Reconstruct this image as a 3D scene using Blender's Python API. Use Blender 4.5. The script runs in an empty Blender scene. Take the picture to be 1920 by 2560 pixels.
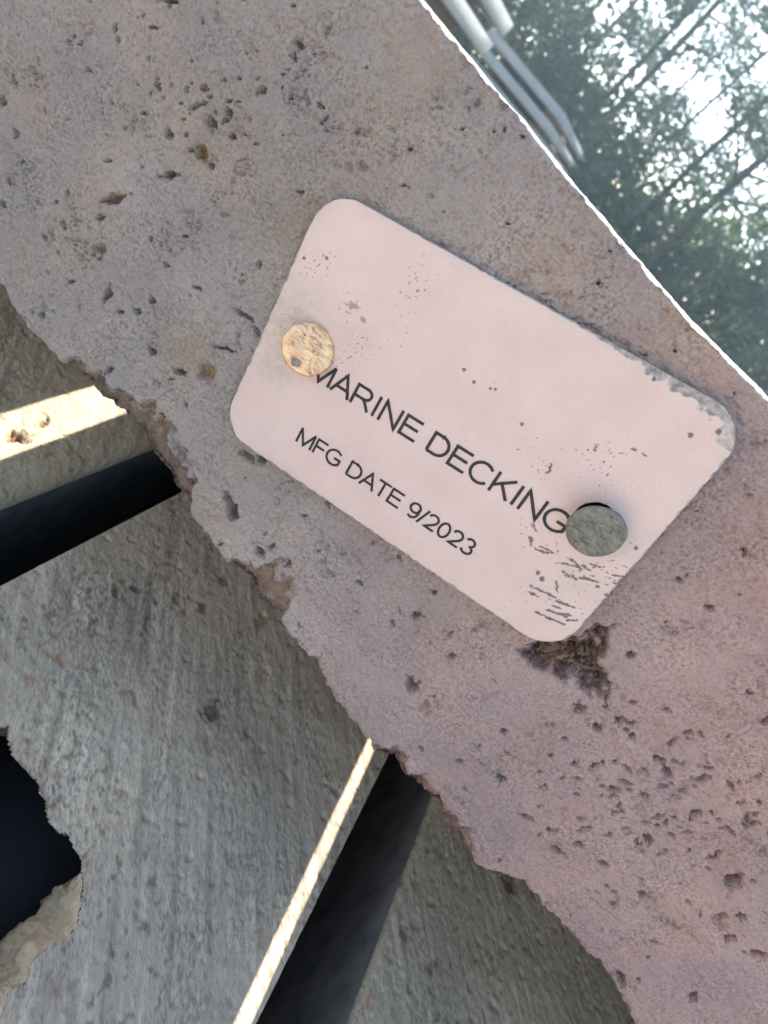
import bpy, math, random
import numpy as np
from mathutils import Matrix, Vector
R = math.radians
rng = np.random.default_rng(7)
random.seed(7)
scn = bpy.context.scene
col = scn.collection

# ------------------------------------------------------------------ camera
D = 0.115                    # lens to tagged concrete edge, metres
Z0 = 0.90                    # lens height above the yard ground
CAM = np.array([0.0, -D, Z0])
FPX, PITCH, YAW, ROLL = 1703.7, R(-27.324), R(2.508), R(49.864)
FW = np.array([math.sin(YAW) * math.cos(PITCH), math.cos(YAW) * math.cos(PITCH), math.sin(PITCH)])
RT = np.array([math.cos(YAW), -math.sin(YAW), 0.0])
UP = np.cross(RT, FW)
IX = math.cos(ROLL) * RT + math.sin(ROLL) * UP
IY = math.sin(ROLL) * RT - math.cos(ROLL) * UP
cam = bpy.data.cameras.new('camera')
cam.sensor_fit = 'VERTICAL'
cam.sensor_height = 24.0
cam.lens = FPX / 2560 * 24.0
cam.clip_start = 0.005
cam.clip_end = 2000
cam.dof.use_dof = True
cam.dof.focus_distance = 0.122
cam.dof.aperture_fstop = cam.lens / 0.75          # pupil 0.75 mm wide
camo = bpy.data.objects.new('camera', cam)
col.objects.link(camo)
camo.matrix_world = Matrix(((IX[0], -IY[0], -FW[0], CAM[0]), (IX[1], -IY[1], -FW[1], CAM[1]),
                            (IX[2], -IY[2], -FW[2], CAM[2]), (0, 0, 0, 1)))
scn.camera = camo

# ------------------------------------------------------------------ light
SUN_EL, SUN_AZ = R(42), R(-2.75)                  # azimuth from +Y, towards +X
world = bpy.data.worlds.new('World')
scn.world = world
world.use_nodes = True
nt = world.node_tree
sky = nt.nodes.new('ShaderNodeTexSky')
sky.sky_type = 'NISHITA'
sky.sun_disc = False
sky.sun_elevation = SUN_EL
sky.sun_rotation = SUN_AZ
sky.air_density = 1.0
sky.dust_density = 1.0
sky.ozone_density = 1.0
nt.links.new(sky.outputs[0], nt.nodes['Background'].inputs[0])
nt.nodes['Background'].inputs[1].default_value = 0.13
sl = bpy.data.lights.new('sun', 'SUN')
sl.energy = 5.0
sl.angle = R(0.55)
sl.color = (1.0, 0.97, 0.90)
suno = bpy.data.objects.new('sun', sl)
col.objects.link(suno)
sd = Vector((math.sin(SUN_AZ) * math.cos(SUN_EL), math.cos(SUN_AZ) * math.cos(SUN_EL), math.sin(SUN_EL)))
suno.rotation_euler = sd.to_track_quat('Z', 'Y').to_euler()
suno.location = (0, 5, 8)
vs = scn.view_settings
vs.view_transform = 'Standard'
vs.look = 'None'
vs.exposure = 1.8
vs.gamma = 1.0
vs.use_curve_mapping = False
scn.render.engine = 'CYCLES'
scn.cycles.use_denoising = True
scn.cycles.denoising_prefilter = 'ACCURATE'
scn.cycles.max_bounces = 8
scn.cycles.transparent_max_bounces = 8

# ------------------------------------------------------------------ helpers
def ray(q):
    q = np.asarray(q, float)
    return ((q[..., 0:1] - 960) * IX + (q[..., 1:2] - 1280) * IY) / FPX + FW
def on_face(q, y=0.0):       # pixel -> point of the upright plane Y = y
    v = ray(q)
    return CAM + v * ((y + D) / v[..., 1:2])
def on_level(q, z):          # pixel -> point of the level plane Z = z
    v = ray(q)
    return CAM + v * ((z - Z0) / v[..., 2:3])
def px(p):
    v = np.asarray(p, float) - CAM
    w = v @ FW
    return np.stack([(v @ IX) / w * FPX + 960, (v @ IY) / w * FPX + 1280], -1)
_perm = np.random.default_rng(3).permutation(4096)
_perm = np.concatenate([_perm, _perm])
_ga = np.random.default_rng(4).uniform(0, 2 * np.pi, 4096)
_gx, _gy = np.cos(_ga), np.sin(_ga)
def perlin(x, y, seed=0):
    x = x + seed * 37.17
    y = y + seed * 91.73
    xi, yi = np.floor(x).astype(int), np.floor(y).astype(int)
    fx, fy = x - xi, y - yi
    u, v = fx * fx * fx * (fx * (fx * 6 - 15) + 10), fy * fy * fy * (fy * (fy * 6 - 15) + 10)
    def g(a, b, dx, dy):
        h = _perm[_perm[a & 4095] + (b & 4095)]
        return _gx[h] * dx + _gy[h] * dy
    n00, n10 = g(xi, yi, fx, fy), g(xi + 1, yi, fx - 1, fy)
    n01, n11 = g(xi, yi + 1, fx, fy - 1), g(xi + 1, yi + 1, fx - 1, fy - 1)
    a = n00 + u * (n10 - n00)
    b = n01 + u * (n11 - n01)
    return (a + v * (b - a)) * 1.5
def fbm(x, y, seed=0, octv=4, gain=0.5):
    s, a = 0, 1.0
    for i in range(octv):
        s = s + a * perlin(x * 2 ** i, y * 2 ** i, seed + i * 7)
        a *= gain
    return s
def sstep(a, b, x):
    t = np.clip((x - a) / (b - a), 0, 1)
    return t * t * (3 - 2 * t)
def in_poly(P, poly):
    x, y = P[..., 0], P[..., 1]
    c = np.zeros(x.shape, bool)
    n = len(poly)
    for i in range(n):
        x0, y0 = poly[i]
        x1, y1 = poly[(i + 1) % n]
        if y0 == y1:
            continue
        t = ((y0 > y) != (y1 > y)) & (x < (x1 - x0) * (y - y0) / (y1 - y0) + x0)
        c ^= t
    return c
def seg_dist(P, poly, closed=True):
    d = np.full(P.shape[:-1], 1e9)
    n = len(poly)
    for i in range(n if closed else n - 1):
        a = np.array(poly[i], float)
        b = np.array(poly[(i + 1) % n], float)
        ab = b - a
        t = np.clip(((P - a) @ ab) / (ab @ ab), 0, 1)
        d = np.minimum(d, np.linalg.norm(P - a - t[..., None] * ab, axis=-1))
    return d

def mesh_obj(name, V, F, mat, parent=None, smooth=False, colors=None, extra=None):
    me = bpy.data.meshes.new(name)
    V = np.asarray(V, np.float32).reshape(-1, 3)
    me.vertices.add(len(V))
    me.vertices.foreach_set('co', V.ravel())
    if isinstance(F, np.ndarray):
        k = F.shape[1]
        nf = len(F)
        me.loops.add(nf * k)
        me.loops.foreach_set('vertex_index', F.astype(np.int32).ravel())
        me.polygons.add(nf)
        me.polygons.foreach_set('loop_start', np.arange(0, nf * k, k, dtype=np.int32))
    else:
        flat = [i for f in F for i in f]
        me.loops.add(len(flat))
        me.loops.foreach_set('vertex_index', np.array(flat, np.int32))
        me.polygons.add(len(F))
        ls = np.cumsum([0] + [len(f) for f in F[:-1]]).astype(np.int32)
        me.polygons.foreach_set('loop_start', ls)
    me.update(calc_edges=True)
    me.validate()
    if smooth:
        me.polygons.foreach_set('use_smooth', np.ones(len(me.polygons), bool))
    if colors is not None:
        ca = me.color_attributes.new('tone', 'FLOAT_COLOR', 'POINT')
        c4 = np.ones((len(V), 4), np.float32)
        c4[:, :3] = colors
        ca.data.foreach_set('color', c4.ravel())
    for k, a in (extra or {}).items():
        at = me.attributes.new(k, 'FLOAT', 'POINT')
        at.data.foreach_set('value', np.asarray(a, np.float32).ravel())
    me.materials.append(mat)
    o = bpy.data.objects.new(name, me)
    col.objects.link(o)
    if parent:
        o.parent = parent
    return o
def grid_faces(n, m, off=0, closed_m=False):   # n rows of m points
    i, j = np.meshgrid(np.arange(n - 1), np.arange(m if closed_m else m - 1), indexing='ij')
    j2 = (j + 1) % m
    return (np.stack([i * m + j, i * m + j2, (i + 1) * m + j2, (i + 1) * m + j], -1).reshape(-1, 4) + off)
class MB:
    def __init__(s): s.V, s.F = [], []
    def add(s, V, F):
        k = len(s.V)
        s.V += [tuple(v) for v in V]
        s.F += [tuple(i + k for i in f) for f in F]
    def box(s, lo, hi, shear=0.0, bev=0.0):
        (x0, y0, z0), (x1, y1, z1) = lo, hi
        if bev:
            b = bev
            V, F = [], []
            for (zz, k) in ((z0, b), (z0 + b, 0), (z1 - b, 0), (z1, b)):
                kk = b if k == 0 else 2 * b
                xa, xb, ya, yb = x0 + k, x1 - k, y0 + k, y1 - k
                V += [(xa + b, ya, zz), (xb - b, ya, zz), (xb, ya + b, zz), (xb, yb - b, zz),
                      (xb - b, yb, zz), (xa + b, yb, zz), (xa, yb - b, zz), (xa, ya + b, zz)]
            for r in range(3):
                for j in range(8):
                    F.append((r * 8 + j, r * 8 + (j + 1) % 8, r * 8 + 8 + (j + 1) % 8, r * 8 + 8 + j))
            F += [tuple(range(7, -1, -1)), tuple(range(24, 32))]
        else:
            V = [(x0, y0, z0), (x1, y0, z0), (x1, y1, z0), (x0, y1, z0), (x0, y0, z1), (x1, y0, z1), (x1, y1, z1), (x0, y1, z1)]
            F = [(0, 3, 2, 1), (4, 5, 6, 7), (0, 1, 5, 4), (1, 2, 6, 5), (2, 3, 7, 6), (3, 0, 4, 7)]
        V = [(x + shear * y, y, z) for x, y, z in V]
        s.add(V, F)
    def tube(s, pts, rad, n=7):
        pts = [Vector(p) for p in pts]
        V, F = [], []
        for i, p in enumerate(pts):
            t = (pts[min(i + 1, len(pts) - 1)] - pts[max(i - 1, 0)]).normalized()
            a = t.orthogonal().normalized()
            b = t.cross(a)
            for j in range(n):
                an = 2 * math.pi * j / n
                V.append(p + (a * math.cos(an) + b * math.sin(an)) * rad[i])
        for i in range(len(pts) - 1):
            for j in range(n):
                F.append((i * n + j, i * n + (j + 1) % n, (i + 1) * n + (j + 1) % n, (i + 1) * n + j))
        F += [tuple(range(n - 1, -1, -1)), tuple(range((len(pts) - 1) * n, len(pts) * n))]
        s.add(V, F)
    def build(s, name, mat, parent=None, smooth=False):
        return mesh_obj(name, np.array(s.V), s.F, mat, parent, smooth)
def empty(name, loc=(0, 0, 0)):
    e = bpy.data.objects.new(name, None)
    e.empty_display_size = 0.05
    e.location = loc
    col.objects.link(e)
    return e
def tag(o, label=None, cat=None, group=None, kind=None):
    for k, v in (('label', label), ('category', cat), ('group', group), ('kind', kind)):
        if v:
            o[k] = v
    return o

# ------------------------------------------------------------------ materials
def new_mat(name):
    m = bpy.data.materials.new(name)
    m.use_nodes = True
    t = m.node_tree
    return m, t, t.nodes['Principled BSDF']
def N(t, typ, **kw):
    n = t.nodes.new(typ)
    for k, v in kw.items():
        if k in n.inputs:
            n.inputs[k].default_value = v
        else:
            setattr(n, k, v)
    return n
def ramp(t, pts):
    n = t.nodes.new('ShaderNodeValToRGB')
    e = n.color_ramp.elements
    while len(e) < len(pts):
        e.new(0.5)
    for el, (p, c) in zip(e, pts):
        el.position = p
        el.color = (c, c, c, 1) if isinstance(c, (int, float)) else (*c, 1)
    return n
def concrete(name, tint, grain=1500.0, bump=0.00022, attr=True, stretch=None, speck=0.35, big=60.0):
    m, t, b = new_mat(name)
    L = t.links.new
    tc = N(t, 'ShaderNodeTexCoord')
    mp = N(t, 'ShaderNodeMapping')
    if stretch:
        mr = N(t, 'ShaderNodeMapping')
        mr.inputs['Rotation'].default_value = (0, 0, stretch[0])
        L(tc.outputs['Object'], mr.inputs[0])
        mp.inputs['Scale'].default_value = (1 / stretch[1], 1, 1)
        L(mr.outputs[0], mp.inputs[0])
    else:
        L(tc.outputs['Object'], mp.inputs[0])
    n1 = N(t, 'ShaderNodeTexNoise', Scale=grain, Detail=5.0, Roughness=0.65)
    n2 = N(t, 'ShaderNodeTexNoise', Scale=grain * 0.28, Detail=4.0, Roughness=0.6)
    n3 = N(t, 'ShaderNodeTexNoise', Scale=big, Detail=6.0, Roughness=0.6)
    for n in (n1, n2, n3):
        L(mp.outputs[0], n.inputs['Vector'])
    r1 = ramp(t, [(0.34, 1 - speck), (0.5, 1.0), (0.66, 1.0 + speck * 0.5)])
    L(n1.outputs['Fac'], r1.inputs[0])
    r3 = ramp(t, [(0.3, (0.84, 0.85, 0.88)), (0.7, (1.1, 1.06, 1.0))])
    L(n3.outputs['Fac'], r3.inputs[0])
    m1 = N(t, 'ShaderNodeMix', data_type='RGBA', blend_type='MULTIPLY')
    m1.inputs[0].default_value = 1.0
    n4 = N(t, 'ShaderNodeTexNoise', Scale=big * 2.2, Detail=3.0)
    L(mp.outputs[0], n4.inputs['Vector'])
    r4 = ramp(t, [(0.38, 0.22), (0.68, 1.0)])
    L(n4.outputs['Fac'], r4.inputs[0])
    m0 = N(t, 'ShaderNodeMix', data_type='RGBA')
    L(r4.outputs[0], m0.inputs[0])
    m0.inputs[6].default_value = (1, 1, 1, 1)
    L(r1.outputs[0], m0.inputs[7])
    L(m0.outputs[2], m1.inputs[6])
    L(r3.outputs[0], m1.inputs[7])
    m2 = N(t, 'ShaderNodeMix', data_type='RGBA', blend_type='MULTIPLY')
    m2.inputs[0].default_value = 1.0
    L(m1.outputs[2], m2.inputs[6])
    if attr:
        at = N(t, 'ShaderNodeVertexColor', layer_name='tone')
        m3 = N(t, 'ShaderNodeMix', data_type='RGBA', blend_type='MULTIPLY')
        m3.inputs[0].default_value = 1.0
        L(at.outputs[0], m3.inputs[6])
        m3.inputs[7].default_value = (*tint, 1)
        L(m3.outputs[2], m2.inputs[7])
    else:
        m2.inputs[7].default_value = (*tint, 1)
    L(m2.outputs[2], b.inputs['Base Color'])
    b.inputs['Roughness'].default_value = 0.92
    b.inputs['Specular IOR Level'].default_value = 0.25
    ad = N(t, 'ShaderNodeMath', operation='MULTIPLY_ADD')
    L(n2.outputs['Fac'], ad.inputs[0])
    ad.inputs[1].default_value = 2.2
    L(n1.outputs['Fac'], ad.inputs[2])
    bp = N(t, 'ShaderNodeBump', Strength=1.0, Distance=bump)
    L(ad.outputs[0], bp.inputs['Height'])
    L(bp.outputs[0], b.inputs['Normal'])
    return m
def plain(name, c, rough=0.8, metal=0.0, var=0.2, scale=20.0, bump=0.0):
    m, t, b = new_mat(name)
    tc = N(t, 'ShaderNodeTexCoord')
    n = N(t, 'ShaderNodeTexNoise', Scale=scale, Detail=5.0, Roughness=0.6)
    t.links.new(tc.outputs['Object'], n.inputs['Vector'])
    r = ramp(t, [(0.3, tuple(x * (1 - var) for x in c)), (0.7, tuple(min(1, x * (1 + var)) for x in c))])
    t.links.new(n.outputs['Fac'], r.inputs[0])
    t.links.new(r.outputs[0], b.inputs['Base Color'])
    b.inputs['Roughness'].default_value = rough
    b.inputs['Metallic'].default_value = metal
    if bump:
        bp = N(t, 'ShaderNodeBump', Strength=1.0, Distance=bump)
        t.links.new(n.outputs['Fac'], bp.inputs['Height'])
        t.links.new(bp.outputs[0], b.inputs['Normal'])
    return m

# level of things below the lens
Z_BOT = Z0 - 0.84 * D                 # underside of the tagged panel
GAP = 0.060                           # spacer height between the tiers
Z_LOW = Z_BOT - GAP                   # top of the plank tier below
p0, p1 = on_level((600, 1750), Z_LOW), on_level((600, 2250), Z_LOW)
STREAK = math.atan2(p1[1] - p0[1], p1[0] - p0[0])
M_PANEL = concrete('panel_concrete', (0.485, 0.398, 0.352), bump=0.0010, speck=0.50, big=45)
M_UNSEEN_BODY = concrete('unseen_body_concrete', (0.40, 0.36, 0.335), attr=False)
M_PLANK = concrete('plank_concrete', (0.565, 0.462, 0.335), grain=1300, bump=0.0004, stretch=(-STREAK, 2.2), speck=0.55, big=22)
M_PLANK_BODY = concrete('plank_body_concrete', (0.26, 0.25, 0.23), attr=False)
M_CHIP = concrete('broken_concrete', (0.66, 0.46, 0.28), grain=900, bump=0.0004, attr=False, speck=0.4)
M_SHADE_SIDE = plain('painted_shade_side', (0.085, 0.078, 0.068), 0.55, 0, 0.5, 60, 0.0004)  # near-black version of the plank sides, gap shade put into the colour
M_FAR = concrete('yard_concrete', (0.33, 0.34, 0.335), grain=60, bump=0.002, attr=False, speck=0.12, big=3)
M_TIMBER = plain('timber', (0.22, 0.14, 0.08), 0.9, 0, 0.35, 30, 0.001)
M_BARK = plain('bark', (0.07, 0.055, 0.045), 0.95, 0, 0.4, 9, 0.02)

# ------------------------------------------------------------------ setting
g = MB()
g.add([(-900, -900, 0), (900, -900, 0), (900, 900, 0), (-900, 900, 0)], [(0, 1, 2, 3)])
ground = g.build('ground', plain('sandy_ground', (0.25, 0.20, 0.14), 0.95, 0, 0.3, 1.5))
tag(ground, 'pale sandy yard ground under the stacks and trees', None, None, 'structure')

# ------------------------------------------------------------------ tagged concrete panel
bot_px = ([(-400, 260), (-200, 500)] +
          [(x / 2.37, y / 2.37 + 680) for x, y in [(0, 80), (60, 200), (150, 320), (270, 440), (370, 560), (450, 640), (530, 690), (560, 760),
           (620, 790), (690, 850), (760, 920), (820, 970), (850, 1030), (870, 1110), (930, 1180), (985, 1230), (1010, 1310), (1080, 1370),
           (1180, 1520), (1260, 1640), (1370, 1770), (1410, 1830)]] +
          [(x / 1.843, y / 1.843 + 1400) for x, y in [(1120, 110), (1160, 200), (1220, 235), (1285, 280), (1330, 350), (1400, 420), (1460, 480),
           (1500, 570), (1560, 660), (1640, 770)]] +
          [(x / 2.242 + 560, y / 2.242 + 1700) for x, y in [(800, 350), (830, 410), (880, 450), (925, 445), (960, 530), (1030, 600), (1090, 625),
           (1150, 690), (1200, 760), (1260, 860), (1310, 930)]] +
          [(x / 1.907 + 1160, y / 1.907 + 1400) for x, y in [(0, 1385), (60, 1460), (130, 1485), (200, 1510), (270, 1535), (340, 1600), (400, 1680),
           (470, 1750), (530, 1820), (600, 1890), (650, 1930), (700, 2000), (740, 2080), (780, 2150), (810, 2212)]] + [(1700, 2760), (1900, 3010)])
top_px = [(900, -190), (1058, 0), (1130, 92), (1250, 235), (1350, 352), (1450, 470), (1545, 590), (1640, 702), (1720, 790), (1830, 905), (1920, 992), (2100, 1200)]
bw, tw = on_face(bot_px), on_face(top_px)
order = np.argsort(bw[:, 0])
bw = bw[order]
XF0, XF1 = -0.135, 0.19
xs = np.concatenate([np.arange(-0.46, XF0, 0.006), np.arange(XF0, XF1, 0.00029), np.arange(XF1, 0.56, 0.006)])
zb = np.interp(xs, bw[:, 0], bw[:, 2])
zt = np.interp(xs, np.linspace(tw[0, 0], tw[-1, 0], 200), np.polyval(np.polyfit(tw[1:-1, 0], tw[1:-1, 2], 3), np.clip(np.linspace(tw[0, 0], tw[-1, 0], 200), tw[1, 0], tw[-2, 0])))
k = np.hanning(15)
k /= k.sum()
zt = np.convolve(np.pad(zt, 7, 'edge'), k, 'valid')
zb = zb + 0.0006 * fbm(xs / 0.0035, xs * 0 + 3.3, 5, 3)
zt = zt + 0.00012 * fbm(xs / 0.008, xs * 0 + 8.1, 9, 4) + 0.00006 * perlin(xs / 0.0012, xs * 0 + 1.7, 2)
NF = 330
rb, rt = 0.0010, 0.00036
crease = np.clip(rt * (1 + 0.55 * fbm(xs / 0.005, xs * 0 + 2.2, 41, 5, .6) + 0.35 * perlin(xs / 0.0011, xs * 0 + 4.2, 43)), 0.00015, 0.003)
prof = []                                   # (y, kind, t)
Yp, Zp = [], []
nu = len(xs)
rows_y, rows_z, rows_s, rows_ny, rows_nz = [], [], [], [], []
def row(y, z, s, ny, nz):
    rows_y.append(np.broadcast_to(y, (nu,)))
    rows_z.append(np.broadcast_to(z, (nu,)))
    rows_s.append(np.broadcast_to(s, (nu,)))
    rows_ny.append(ny)
    rows_nz.append(nz)
for y in np.linspace(0.016, rb, 12)[:-1]:
    row(y, zb, zb - y, 0, -1)
for a in np.linspace(0, 90, 5):
    ca, sa = math.cos(R(a)), math.sin(R(a))
    row(rb - rb * sa, zb + rb - rb * ca, zb, -sa, -ca)
for f in np.linspace(0, 1, NF)[1:-1]:
    z = zb + rb + f * (zt - crease - zb - rb)
    row(0, z, z, -1, 0)
for f in np.linspace(0, 1, 14):               # worn arris: a narrow sloping facet that the sun reaches
    row(0.006 * f, zt - crease * (1 - f), zt + 0.006 * f, -0.2, 0.98)
for y in np.linspace(0.006, 0.018, 18)[1:]:
    row(y, zt, zt + y, 0, 1)
GY, GZ, GS = np.array(rows_y), np.array(rows_z), np.array(rows_s)
NY, NZ = np.array(rows_ny)[:, None], np.array(rows_nz)[:, None]
GX = np.broadcast_to(xs, GY.shape)
PP = px(np.stack([GX, np.zeros_like(GX), GS], -1))        # picture position of each grid point, for placing pits and stains
# surface relief, metres (positive = out of the wall)
d = 0.00035 * fbm(GX / 0.02, GS / 0.02, 11, 3) + 0.00026 * fbm(GX / 0.0032, GS / 0.0032, 12, 4, 0.65)
d += 0.00022 * np.abs(perlin(GX / 0.0014, GS / 0.0011, 13)) - 0.00022 * sstep(0.45, 0.75, fbm(GX / 0.0024, GS / 0.0024, 14, 2))
rough_area = np.exp(-(((PP[..., 0] - 1690) / 260) ** 2 + ((PP[..., 1] - 1960) / 190) ** 2)) + \
    0.3 * np.exp(-(((PP[..., 0] - 500) / 190) ** 2 + ((PP[..., 1] - 250) / 110) ** 2)) + \
    0.7 * np.exp(-(((PP[..., 0] - 1840) / 160) ** 2 + ((PP[..., 1] - 1650) / 150) ** 2))
rough_area = np.clip(rough_area, 0, 1)
d -= rough_area * 0.0006 * sstep(0.1, 0.75, fbm(GX / 0.0030, GS / 0.0026, 15, 4, .6))
patch = sstep(-.05, .5, fbm(GX / 0.013, GS / 0.013, 23, 3))
d -= 0.0008 * sstep(0.62, 0.9, fbm(GX / 0.0034, GS / 0.0030, 21, 3, .6)) * patch
for sd_c, sc_ in ((24, .0046), (25, .0031)):
    ck = 1 - np.abs(fbm(GX / sc_, GS / sc_, sd_c, 4, .6))
    d -= 0.00055 * sstep(.90, .985, ck) * sstep(.25, .6, fbm(GX / 0.009, GS / 0.009, sd_c + 3, 3)) * (.4 + .6 * patch)
d += 0.00020 * fbm(GX / 0.0011, GS / 0.0009, 27, 2, .7) * (.35 + .65 * patch)
smooth_area = np.exp(-(((PP[..., 0] - 1690) / 110) ** 2 + ((PP[..., 1] - 1680) / 90) ** 2))
d *= 1 - 0.6 * smooth_area
# colour of the concrete, plus a painted warm bounce
tone = np.ones(GX.shape + (3,))
stain = fbm(GX / 0.03, GS / 0.03, 31, 4)
tone *= 1 + 0.10 * stain[..., None]
warm = sstep(-0.15, 0.5, fbm(GX / 0.018, GS / 0.022, 33, 4))
tone *= 1 + warm[..., None] * np.array([0.03, -0.01, -0.06])
pinkish = sstep(-600, 1900, (PP[..., 0] + PP[..., 1]) - 1900)  # warm bounce light painted in, pinker towards the lower right
tone *= 1 + pinkish[..., None] * np.array([0.24, 0.01, 0.03])
for cx, cy, rx, ry, w in [(455, 850, 60, 70, .8), (500, 385, 26, 30, .8), (700, 560, 120, 60, .4), (530, 930, 40, 35, .6), (420, 440, 22, 22, .6), (1500, 1830, 160, 60, .25), (1420, 1640, 60, 40, 1)]:
    w = w * np.exp(-(((PP[..., 0] - cx) / rx) ** 2 + ((PP[..., 1] - cy) / ry) ** 2)) * (0.7 + 0.6 * warm)
    tone *= 1 + w[..., None] * np.array([-0.08, -0.15, -0.30])
# pits and cracks seen in the photograph: x, y, half length, half width, angle, depth mm, browned
pits = [(290, 70, 12, 5, 80, .9, 0), (297, 101, 8, 4, 80, .9, 0), (375, 146, 5, 4, 0, .8, 0), (395, 215, 10, 7, 40, 1.2, 0), (491, 265, 19, 5, -30, 1.2, 0),
        (573, 281, 13, 8, 50, 1.2, 0), (424, 335, 15, 9, 60, 1.5, .3), (582, 341, 9, 8, 20, 1.2, .2), (530, 307, 14, 9, 70, 1.0, .5), (502, 382, 26, 15, 55, .8, .9),
        (421, 437, 20, 12, -10, 1.2, .6), (527, 414, 10, 6, 60, 1, 0), (287, 498, 30, 12, -20, 1.6, .6), (269, 402, 8, 5, 0, 1, 0), (35, 203, 15, 5, 70, 1.2, 0),
        (6, 255, 10, 8, 60, 1.3, 0), (40, 335, 11, 5, 80, 1.2, 0), (23, 453, 11, 5, 80, 1.2, 0), (9, 512, 11, 7, 80, 1.2, 0), (110, 593, 10, 6, 50, 1.2, 0),
        (246, 625, 16, 13, 0, .9, .3), (249, 544, 9, 7, 0, 1, 0), (157, 560, 13, 5, 80, 1.1, 0), (425, 2, 20, 8, 10, 1.4, 0), (746, 110, 18, 8, 40, 1, 0), (735, 140, 16, 5, 80, .8, 0),
        (729, 246, 7, 4, 60, .9, 0), (752, 480, 8, 5, 0, .8, 0), (654, 226, 16, 7, -30, 1, 0), (509, 220, 12, 6, -20, 1, 0), (417, 663, 8, 6, 20, 1, 0),
        (266, 737, 21, 9, 110, 1.6, .7), (378, 752, 10, 9, 0, .8, .5), (494, 720, 11, 5, 10, 1.3, 0), (175, 705, 10, 4, -10, 1, 0), (103, 788, 11, 6, 25, 1.3, 0),
        (300, 781, 9, 5, 10, 1.2, 0), (340, 779, 6, 8, 0, 1.2, 0), (274, 925, 12, 7, -30, 1.3, 0), (449, 931, 18, 8, 15, 1.5, .4), (517, 933, 26, 22, 0, .7, .8),
        (612, 790, 26, 5, 35, 1.4, 0), (640, 830, 18, 6, 60, 1.2, 0), (557, 872, 36, 2.5, 14, 1.1, 0), (578, 1279, 30, 13, 75, 3.0, .7), (565, 1240, 14, 7, 80, 1.2, .4), (646, 1380, 20, 11, 55, 1.8, .6),
        (677, 1368, 9, 7, 0, 1, .5), (405, 1039, 10, 4, 20, 1.2, 0), (466, 1013, 7, 4, 80, 1, 0), (380, 878, 14, 9, 60, 1, .6), (615, 1140, 26, 10, 30, 1.4, .4), (650, 1150, 13, 8, 30, 1.4, .2),
        (1448, 1772, 17, 15, 40, 1.0, .8), (1577, 1639, 10, 8, 0, 1.4, 0), (1493, 1822, 13, 7, 40, 1.7, 0), (1580, 1840, 9, 7, 0, 1.4, 0), (1551, 1800, 14, 8, -20, 1.2, .3), (1260, 1827, 9, 7, 0, 1.2, .2),
        (1254, 1948, 14, 8, 35, 1.3, 0), (1532, 1974, 18, 10, 30, 1.3, .5), (1611, 1990, 12, 9, 0, 1.2, 0), (1648, 1898, 18, 8, 30, 1.8, 0), (1666, 1924, 12, 7, 40, 1.6, 0), (1758, 1948, 18, 8, -10, 1.4, 0),
        (1619, 2100, 14, 9, 60, 1.8, 0), (1391, 2126, 16, 7, 30, 1.5, .2), (1446, 2113, 13, 10, 30, 1.4, .5), (1317, 2042, 16, 6, 20, 1.5, .2), (1506, 2163, 16, 7, 30, 1.1, .5), (1834, 2207, 24, 18, 0, 3.0, .4),
        (1608, 2242, 15, 9, 30, 1.5, 0), (1532, 2260, 10, 7, 10, 1.2, 0), (1802, 2291, 12, 10, 0, 1.5, .6), (1852, 2291, 13, 8, 20, 1.6, 0), (1823, 2349, 14, 7, -15, 1.4, .5), (1894, 2386, 22, 10, 10, 1.6, .5),
        (1551, 2446, 26, 9, 60, 2.4, .4), (1732, 2493, 15, 11, 80, 1.7, .4), (1595, 2449, 7, 5, 40, 1.2, 0), (1915, 1804, 12, 9, 0, 1.4, 0), (1485, 1916, 11, 7, -40, 1.4, .2), (1648, 2040, 14, 6, -10, 1.2, 0),
        (1732, 2037, 14, 6, 0, 1.3, 0), (1359, 1966, 10, 4, -10, 1.2, 0), (1674, 1861, 8, 4, 60, 1, 0), (1030, 1713, 19, 15, 70, 1.6, .7), (1062, 1769, 15, 15, 0, .6, .4), (1051, 1872, 7, 5, 30, 1.3, 0),
        (1149, 1903, 11, 6, 30, 1.2, 0), (1251, 1945, 14, 9, 40, 1.2, 0), (980, 1560, 8, 4, 60, 1, 0), (760, 1290, 8, 5, 0, 1, .2), (820, 1260, 9, 6, 70, 1.1, 0), (720, 1410, 11, 7, 110, 1.2, .4),
        (900, 1460, 10, 5, 30, 1, 0), (1040, 1540, 14, 8, 10, 1, .5), (1130, 1640, 12, 9, 0, .9, .5), (1085, 1480, 7, 4, 20, 1, 0), (1700, 1450, 14, 5, 40, .9, 0), (1770, 1520, 16, 7, 10, .9, 0), (1860, 1380, 12, 5, 60, .9, 0)]
prng = np.random.default_rng(21)
for i in range(230):
    x, y = prng.uniform(-60, 1980), prng.uniform(-30, 2600)
    s = prng.uniform(2.2, 5.5)
    pits.append((x, y, s * prng.uniform(1, 2.2), s * 0.8, prng.uniform(0, 180), prng.uniform(.5, 1.1), 0))
for i in range(100):
    x, y = prng.normal(1680, 190), prng.normal(1990, 130)
    s = prng.uniform(3, 7)
    pits.append((x, y, s * prng.uniform(1, 2.2), s * 0.8, prng.uniform(-30, 60), prng.uniform(.6, 1.4), 0.1))
for i in range(26):
    x, y = prng.normal(500, 120), prng.normal(240, 60)
    s = prng.uniform(2.5, 5)
    pits.append((x, y, s * prng.uniform(1, 2.4), s * 0.7, prng.uniform(-60, 60), prng.uniform(.5, 1.1), 0))
fine = (xs > XF0) & (xs < XF1)
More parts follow.
